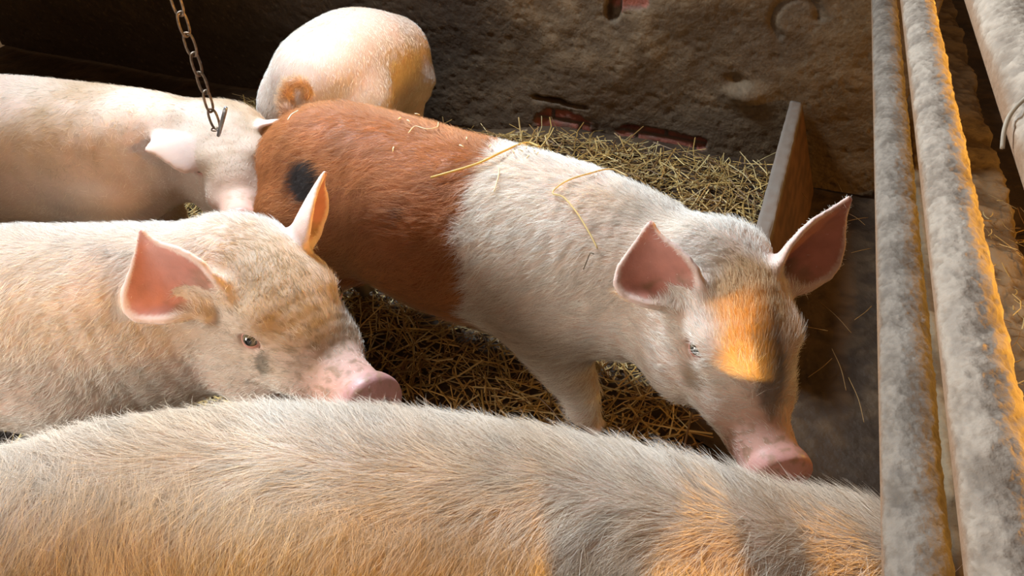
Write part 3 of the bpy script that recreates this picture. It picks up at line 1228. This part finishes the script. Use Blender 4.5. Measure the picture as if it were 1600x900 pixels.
b_base = at_z(394, 456, .51)
b_F = head_dir(b_base, 572, 604, .38)
b_spine = [
    (at_z(-420, 520, .46), .10, .13), (at_z(-360, 520, .47), .165, .185), (at_z(-220, 520, .45), .19, .205),
    (at_z(-90, 515, .43), .195, .215), (at_z(30, 512, .43), .195, .222), (at_z(140, 510, .43), .19, .222),
    (at_z(255, 494, .455), .168, .205), (at_z(350, 468, .49), .142, .170)]
pig_left = Pig(
    'pig', 'white pig with a yellowish face looking right, at the left edge', b_spine, b_base, b_F, ROLL_B, 1.09,
    [Ear([.055, -.088, .080], [-.62, -.25, .68], [.60, -.60, .42], .160, .172, .5, -.05, .26),
     Ear([.015, .085, .075], [.12, .45, .85], [.75, .65, .05], .165, .135, .60, .10, -.05)],
    voxel=VOX_A, pigment=yellowish_face, hair_n=HN(80000), hair_len=.026, hair_r=.00026, seed=2, dirt=.3, disc_col=(.40, .19, .185))

def tan_tint(p, skin, hair):
    V = p.V
    m = .18 + .42 * smooth01(fbm(V, 6, 151 + p.seed), .35, .65)
    return mix(skin, np.array([.52, .36, .24]), .6 * m), mix(hair, np.array([.70, .54, .37]), m)


# ---- the white pig across the foreground, head lowered
a_base = at_z(1335, 925, .40)
a_spine = [
    (at_z(-230, 1000, .46), .10, .13), (at_z(-130, 965, .47), .165, .185), (at_z(60, 905, .45), .185, .20),
    (at_z(260, 862, .44), .195, .21), (at_z(480, 850, .44), .20, .215), (at_z(760, 868, .44), .19, .205),
    (at_z(1010, 895, .44), .165, .18), (at_z(1200, 915, .42), .135, .15), (at_z(1300, 925, .405), .12, .13)]
pig_front = Pig(
    'pig', 'white pig with long back hair nearest the front, head hidden behind the rails', a_spine, a_base, np.array([.12, -.80, -.62]), 0.0, .95,
    [Ear([.01, -.085, .085], [.30, -.80, .10], [.7, .3, -.5], .17, .14, .5, .1),
     Ear([.01, .085, .085], [.35, .75, .05], [.7, -.3, -.5], .17, .14, .5, .1)],
    voxel=VOX_B, pigment=tan_tint, hair_n=HN(130000), hair_len=.070, hair_r=.00026, hair_lift=.6, seed=3, dirt=.25, clump=.017)

# ---- the white pig beyond, nosing at the brown rump
d_base = at_z(366, 236, .44)
d_F = head_dir(d_base, 370, 343, .36)
d_spine = [
    (at_z(-330, 215, .47), .10, .13), (at_z(-280, 218, .48), .165, .185), (at_z(-170, 225, .46), .185, .20),
    (at_z(-60, 232, .44), .195, .215), (at_z(50, 238, .44), .195, .215), (at_z(140, 240, .45), .18, .20),
    (at_z(225, 236, .465), .152, .175), (at_z(285, 233, .46), .128, .146), (at_z(335, 234, .45), .110, .125)]
pig_back_left = Pig(
    'pig', 'white pig with floppy pale ears lowering its head behind the brown rump', d_spine, d_base, d_F, ROLL_D, .93,
    [Ear([.105, -.078, .105], [.36, -.86, .12], [-.55, -.05, -.85], .150, .175, .3, -.05, .0),
     Ear([.01, .085, .085], [.24, .85, .16], [.55, -.2, -.65], .145, .13, .4, .1, 0)],
    voxel=VOX_B, pigment=tan_tint, hair_n=HN(45000), hair_len=.018, seed=4, dirt=.8, ear_col=(.72, .52, .48))  # high dirt value browns the coat for this flank's shade

# ---- the white pig at the back wall, rump towards us
e0 = at_z(493, 158, .47)
e_dir = nrm(np.array([-.10, 1.0, 0]))
e_spine = []
for (dl, dz, w, h) in ((0, 0, .12, .14), (.07, .0, .178, .188), (.20, -.01, .188, .203), (.34, -.03, .188, .205), (.48, -.07, .17, .19), (.60, -.12, .16, .18)):
    e_spine.append((e0 + e_dir * dl + np.array([0, 0, dz]), w, h))
e_end = e0 + e_dir * .66 + np.array([-.10, 0.0, -.18])
e_spine.append((e_end, .135, .14))
pig_back = Pig(
    'pig', 'white pig seen from behind, its rump rising against the rear wall', e_spine, e_end, np.array([-.85, .05, -.5]), 0.0, .9,
    [Ear([.01, -.085, .085], [-.2, -.7, .5], [.7, -.2, .4], .16, .14, .5),
     Ear([.01, .085, .085], [-.2, .7, .5], [.7, .2, .4], .16, .14, .5)],
    voxel=VOX_B, hair_n=HN(40000), hair_len=.016, seed=5, dirt=.25)

# ------------------------------------------------------------------ straw
def straw_mesh(n, pos_fn, lmin, lmax, seed, w=(.0011, .0024), tilt=.25, bright=1.0):
    rg = np.random.default_rng(seed)
    P, up = pos_fn(rg, n)
    n = len(P)
    az = rg.random(n) * 2 * math.pi
    el = rg.normal(size=n) * tilt
    d = np.stack([np.cos(az) * np.cos(el), np.sin(az) * np.cos(el), np.sin(el)], 1)
    L = lmin + (lmax - lmin) * rg.random(n) ** 1.8
    wd = w[0] + (w[1] - w[0]) * rg.random(n)
    sd = nrm(np.cross(d, np.array([0, 0, 1.0]) + .3 * rg.normal(size=(n, 3))))
    uv = nrm(np.cross(sd, d))
    bend = rg.normal(size=n) * .10
    K = 4
    V = np.zeros((n, K, 4, 3))
    for k in range(K):
        t = k / (K - 1.0) - .5
        c = P + d * (L * t)[:, None] + sd * (bend * L * (t * t * 4 - .5))[:, None] - uv * (np.abs(bend) * L * t * t)[:, None]
        for q, (a, b) in enumerate(((-1, 0), (0, .45), (1, 0), (0, -.45))):
            V[:, k, q] = c + sd * (wd * a)[:, None] + uv * (wd * b)[:, None]
    V[..., 2] = np.maximum(V[..., 2], -.02)
    base = (np.arange(n) * K * 4)[:, None]
    F = []
    for k in range(K - 1):
        for q in range(4):
            F.append(base + np.array([k * 4 + q, k * 4 + (q + 1) % 4, (k + 1) * 4 + (q + 1) % 4, (k + 1) * 4 + q]))
    F.append(base + np.array([0, 3, 2, 1]))
    F.append(base + np.array([12, 13, 14, 15]))
    F = np.concatenate(F)
    pal = np.array([[.44, .27, .08], [.54, .36, .12], [.30, .16, .045], [.18, .09, .03], [.58, .44, .20], [.36, .22, .065]])
    c = pal[rg.integers(0, len(pal), n)] * (.65 + .85 * rg.random(n))[:, None] * bright
    return V.reshape(-1, 3), F, np.repeat(c, K * 4, 0)


def floor_z(x, y):
    return MOUND(x, y) - .02


def in_pen(rg, n):
    x = -2.3 + 2.55 * rg.random(n * 2)
    y = .75 + 1.88 * rg.random(n * 2)
    keep = rg.random(n * 2) < np.where(x > .0, .05, np.where(y > 1.9, 1.0, .75))
    keep |= (x < .07 + .02 * (y - 1.7)) & (y > 1.75) & (x > -1.2)
    keep &= ~((x > .07 + .02 * (y - 1.7)) & (y > 1.5) & (rg.random(n * 2) > .05))
    x, y = x[keep][:n], y[keep][:n]
    m = MOUND(x, y)
    z = floor_z(x, y) + .005 + (.022 + .25 * m) * rg.random(len(x))
    return np.stack([x, y, z], 1), None


def beyond(rg, n):
    x = .92 + .8 * rg.random(n)
    y = .8 + 1.9 * rg.random(n)
    return np.stack([x, y, -.01 + .05 * rg.random(n)], 1), None


def on_curb(rg, n):
    x = .62 + .24 * rg.random(n)
    y = .8 + 1.9 * rg.random(n)
    return np.stack([x, y, .118 + .006 * rg.random(n)], 1), None


V, F, c = straw_mesh(12500, in_pen, .03, .25, 5, w=(.0013, .0029))
o = mesh_np('straw_bedding', V, F, MAT_STRAW, None, c, False)
tag(o, 'loose yellow straw bedding spread between the pigs and heaped by the rear wall', 'straw', kind='stuff')
V, F, c = straw_mesh(1800, beyond, .04, .20, 6)
o = mesh_np('straw_litter', V, F, MAT_STRAW, None, c, False)
tag(o, 'straw litter on the ground beyond the concrete curb', 'straw', kind='stuff')
V, F, c = straw_mesh(170, on_curb, .02, .12, 8, tilt=.04)
o = mesh_np('straw_scraps', V, F, MAT_STRAW, None, c, False)
tag(o, 'few straw scraps lying on the concrete curb', 'straw', kind='stuff')


# ------------------------------------------------------------------ chain with toggle bar
def tube(path, r, closed=False, na=8, cap=True):
    path = np.asarray(path, float)
    n = len(path)
    V = []
    for i in range(n):
        if closed:
            t = path[(i + 1) % n] - path[i - 1]
        else:
            t = path[min(i + 1, n - 1)] - path[max(i - 1, 0)]
        t = nrm(t)
        a = np.array([0, 0, 1.0]) if abs(t[2]) < .9 else np.array([1.0, 0, 0])
        if closed:
            a = CH_N
        s = nrm(np.cross(t, a))
        u = np.cross(s, t)
        rr = r[i] if hasattr(r, '__len__') else r
        for k in range(na):
            th = 2 * math.pi * k / na
            V.append(path[i] + (s * math.cos(th) + u * math.sin(th)) * rr)
    F = []
    for i in range(n if closed else n - 1):
        j = (i + 1) % n
        for k in range(na):
            k2 = (k + 1) % na
            F.append((i * na + k, i * na + k2, j * na + k2, j * na + k))
    fs = [np.array(F)]
    if not closed:
        fs += [np.arange(na)[None, ::-1].copy(), ((n - 1) * na + np.arange(na))[None].copy()]
    return np.array(V), fs


def build_chain():
    global CH_N
    # hangs just on the near side of the pig it dangles over
    yb = CHAIN_Y
    bot = at_y(338, 198, yb)
    top = at_y(262, -40, yb - .02)
    top = bot + (top - bot) * 2.0
    root = empty('chain', tuple(bot))
    tag(root, 'rusty link chain with a short steel bar at its end, hanging over a pig', 'chain')
    d = top - bot
    L = np.linalg.norm(d)
    d = nrm(d)
    n = 16
    pitch = L / (n - .5)
    a = nrm(np.cross(d, [0.3, 1, 0]))
    b = np.cross(d, a)
    for i in range(n):
        ang = (math.pi / 2 * (i % 2)) * .8 + .5 + .15 * math.sin(i * 2.1)
        s = a * math.cos(ang) + b * math.sin(ang)
        CH_N = np.cross(d, s)
        c = bot + d * (pitch * (i + .45))
        hl, hw_ = pitch * .58, pitch * .24
        pts = []
        for k in range(28):
            th = 2 * math.pi * k / 28
            cx, sx = math.cos(th), math.sin(th)
            pts.append(c + d * (math.copysign(abs(cx) ** .8, cx) * hl) + s * (math.copysign(abs(sx) ** .75, sx) * hw_))
        V, F = tube(pts, .0031, True)
        l = mesh_np('link', V - bot, F, MAT_CHAIN, root, None)
    p0 = at_y(353, 168, yb - .01)
    p1 = at_y(341, 212, yb - .005)
    pts = [p0 + (p1 - p0) * t for t in np.linspace(0, 1, 8)]
    V, F = tube(pts, [.0042] + [.0052] * 6 + [.0042], False, 12)
    mesh_np('toggle_bar', V - bot, F, MAT_STEEL, root, None)
    # short eye of wire that holds the bar in the last link
    CH_N = d
    c = bot + np.array([0, -.006, -.004])
    pts = [c + (a * math.cos(t) + b * math.sin(t)) * .009 for t in np.linspace(0, 2 * math.pi, 20, endpoint=False)]
    V, F = tube(pts, .002, True)
    mesh_np('swivel_ring', V - bot, F, MAT_CHAIN, root, None)


CHAIN_Y = at_z(338, 198, .62)[1] - .03
build_chain()


# ------------------------------------------------------------------ single straws on the pigs and the rail twine
def strand(name, pts, r, mat, label, cat, group=None, flat=.4, col=(.62, .44, .17)):
    path = catmull(pts, 5 * len(pts))
    V, F = tube(path, r, False, 6)
    o = mesh_np(name, V, F, mat, None, np.array([col] * len(V)))
    recenter(o, path[0])
    tag(o, label, cat, group)
    return o


def lay(pig, pix, lift=.007):
    out = []
    for (px, py) in pix:
        p, n = pig.hit(px, py)
        out.append(p + n * lift)
    return out


strand('straw_stalk', lay(pig_saddle, [(674, 277), (710, 268), (748, 257), (785, 240), (822, 222), (846, 217)], .012), .0026, MAT_STRAW,
       'long straight straw lying across the brown back near the white shoulder', 'straw', col=(.56, .37, .10))
strand('straw_stalk', lay(pig_saddle, [(932, 386), (920, 360), (900, 330), (880, 308), (866, 300), (885, 284), (920, 272), (955, 266), (985, 262)], .010), .0019, MAT_STRAW,
       'long bent straw looped on the white shoulder of the saddle pig', 'straw', col=(.62, .46, .20))
strand('straw_stalk', lay(pig_saddle, [(912, 425), (914, 408), (922, 391), (926, 394)], .010), .0014, MAT_STRAW,
       'short dark hooked straw on the white flank behind the ear', 'straw', col=(.14, .10, .06))
strand('straw_stalk', lay(pig_saddle, [(772, 297), (777, 275), (780, 262)], .009), .0015, MAT_STRAW,
       'short pale straw sticking to the brown side below the long straight straw', 'straw', col=(.66, .56, .36))
strand('straw_stalk', lay(pig_saddle, [(638, 208), (648, 198), (665, 202), (682, 200), (685, 192)], .009), .0012, MAT_STRAW,
       'thin wavy straw on the top of the brown back', 'straw', col=(.70, .55, .34))
strand('straw_stalk', lay(pig_saddle, [(450, 190), (456, 182), (467, 175)], .012), .0014, MAT_STRAW,
       'thin pale straw across the root of the curly tail', 'straw', col=(.74, .66, .52))
for (x, y, a) in ((627, 187, 0), (638, 190, 1), (653, 178, 2), (728, 218, .4), (722, 229, 1.2), (765, 229, .1), (613, 234, .2), (802, 238, .5), (812, 236, 1.2), (822, 232, .3), (832, 236, .8), (826, 246, 0), (818, 228, 1.9), (840, 240, .2)):
    p, n = pig_saddle.hit(x, y)
    q = nrm(np.cross(n, [math.cos(a), math.sin(a), .2]))
    p = p + n * .010
    V, F = tube([p - q * .007, p + q * .001 + n * .001, p + q * .007], .0016, False, 5)
    o = mesh_np('straw_chip', V, F, MAT_STRAW, None, np.array([(.72, .58, .36)] * len(V)))
    recenter(o, p)
    tag(o, 'small pale straw chip lying on the brown back of the saddle pig', 'straw', 'straw chips on the brown back')

tw = []
for (px, py, dz) in ((1566, 232, .0), (1569, 205, .01), (1577, 182, .02), (1590, 165, .03), (1606, 152, .03), (1625, 150, .02)):
    q = ray(px, py)
    # on the near face of the top rail
    A = np.array([q[0], q[2]])
    cxy = np.array([RAIL_X, 1.166 - CAM_H])
    bq = A @ cxy
    disc = bq * bq - (A @ A) * (cxy @ cxy - .043 ** 2)
    t = (bq - math.sqrt(disc)) / (A @ A) if disc > 0 else bq / (A @ A)
    tw.append(CPOS + q * t)
strand('twine', tw, .0022, MAT_TWINE, 'loose grey twine curling off the topmost rail', 'twine')

# thin straws on the bare dark floor between the plank and the rails
for (a, b, z) in (((1296, 222), (1342, 262), .0), ((1285, 250), (1316, 300), .03), ((1262, 222), (1300, 246), .06), ((1318, 330), (1352, 352), 0), ((1336, 208), (1362, 204), .0),
                  ((1338, 220), (1360, 214), 0), ((1330, 395), (1362, 388), 0), ((1262, 590), (1300, 560), 0), ((1300, 545), (1322, 610), 0), ((1326, 590), (1350, 660), 0),
                  ((1335, 500), (1362, 478), 0), ((1325, 345), (1356, 340), 0), ((1278, 470), (1330, 520), 0), ((1235, 290), (1262, 312), .10)):
    p, q = at_z(*a, z + .012), at_z(*b, z + .006)
    m = .5 * (p + q) + np.array([.004, -.003, .006])
    strand('straw_stalk', [p, m, q], .0010, MAT_STRAW, 'thin straw lying loose on the bare dark floor between plank and rails', 'straw', 'straws on the bare floor', col=(.26, .15, .05))
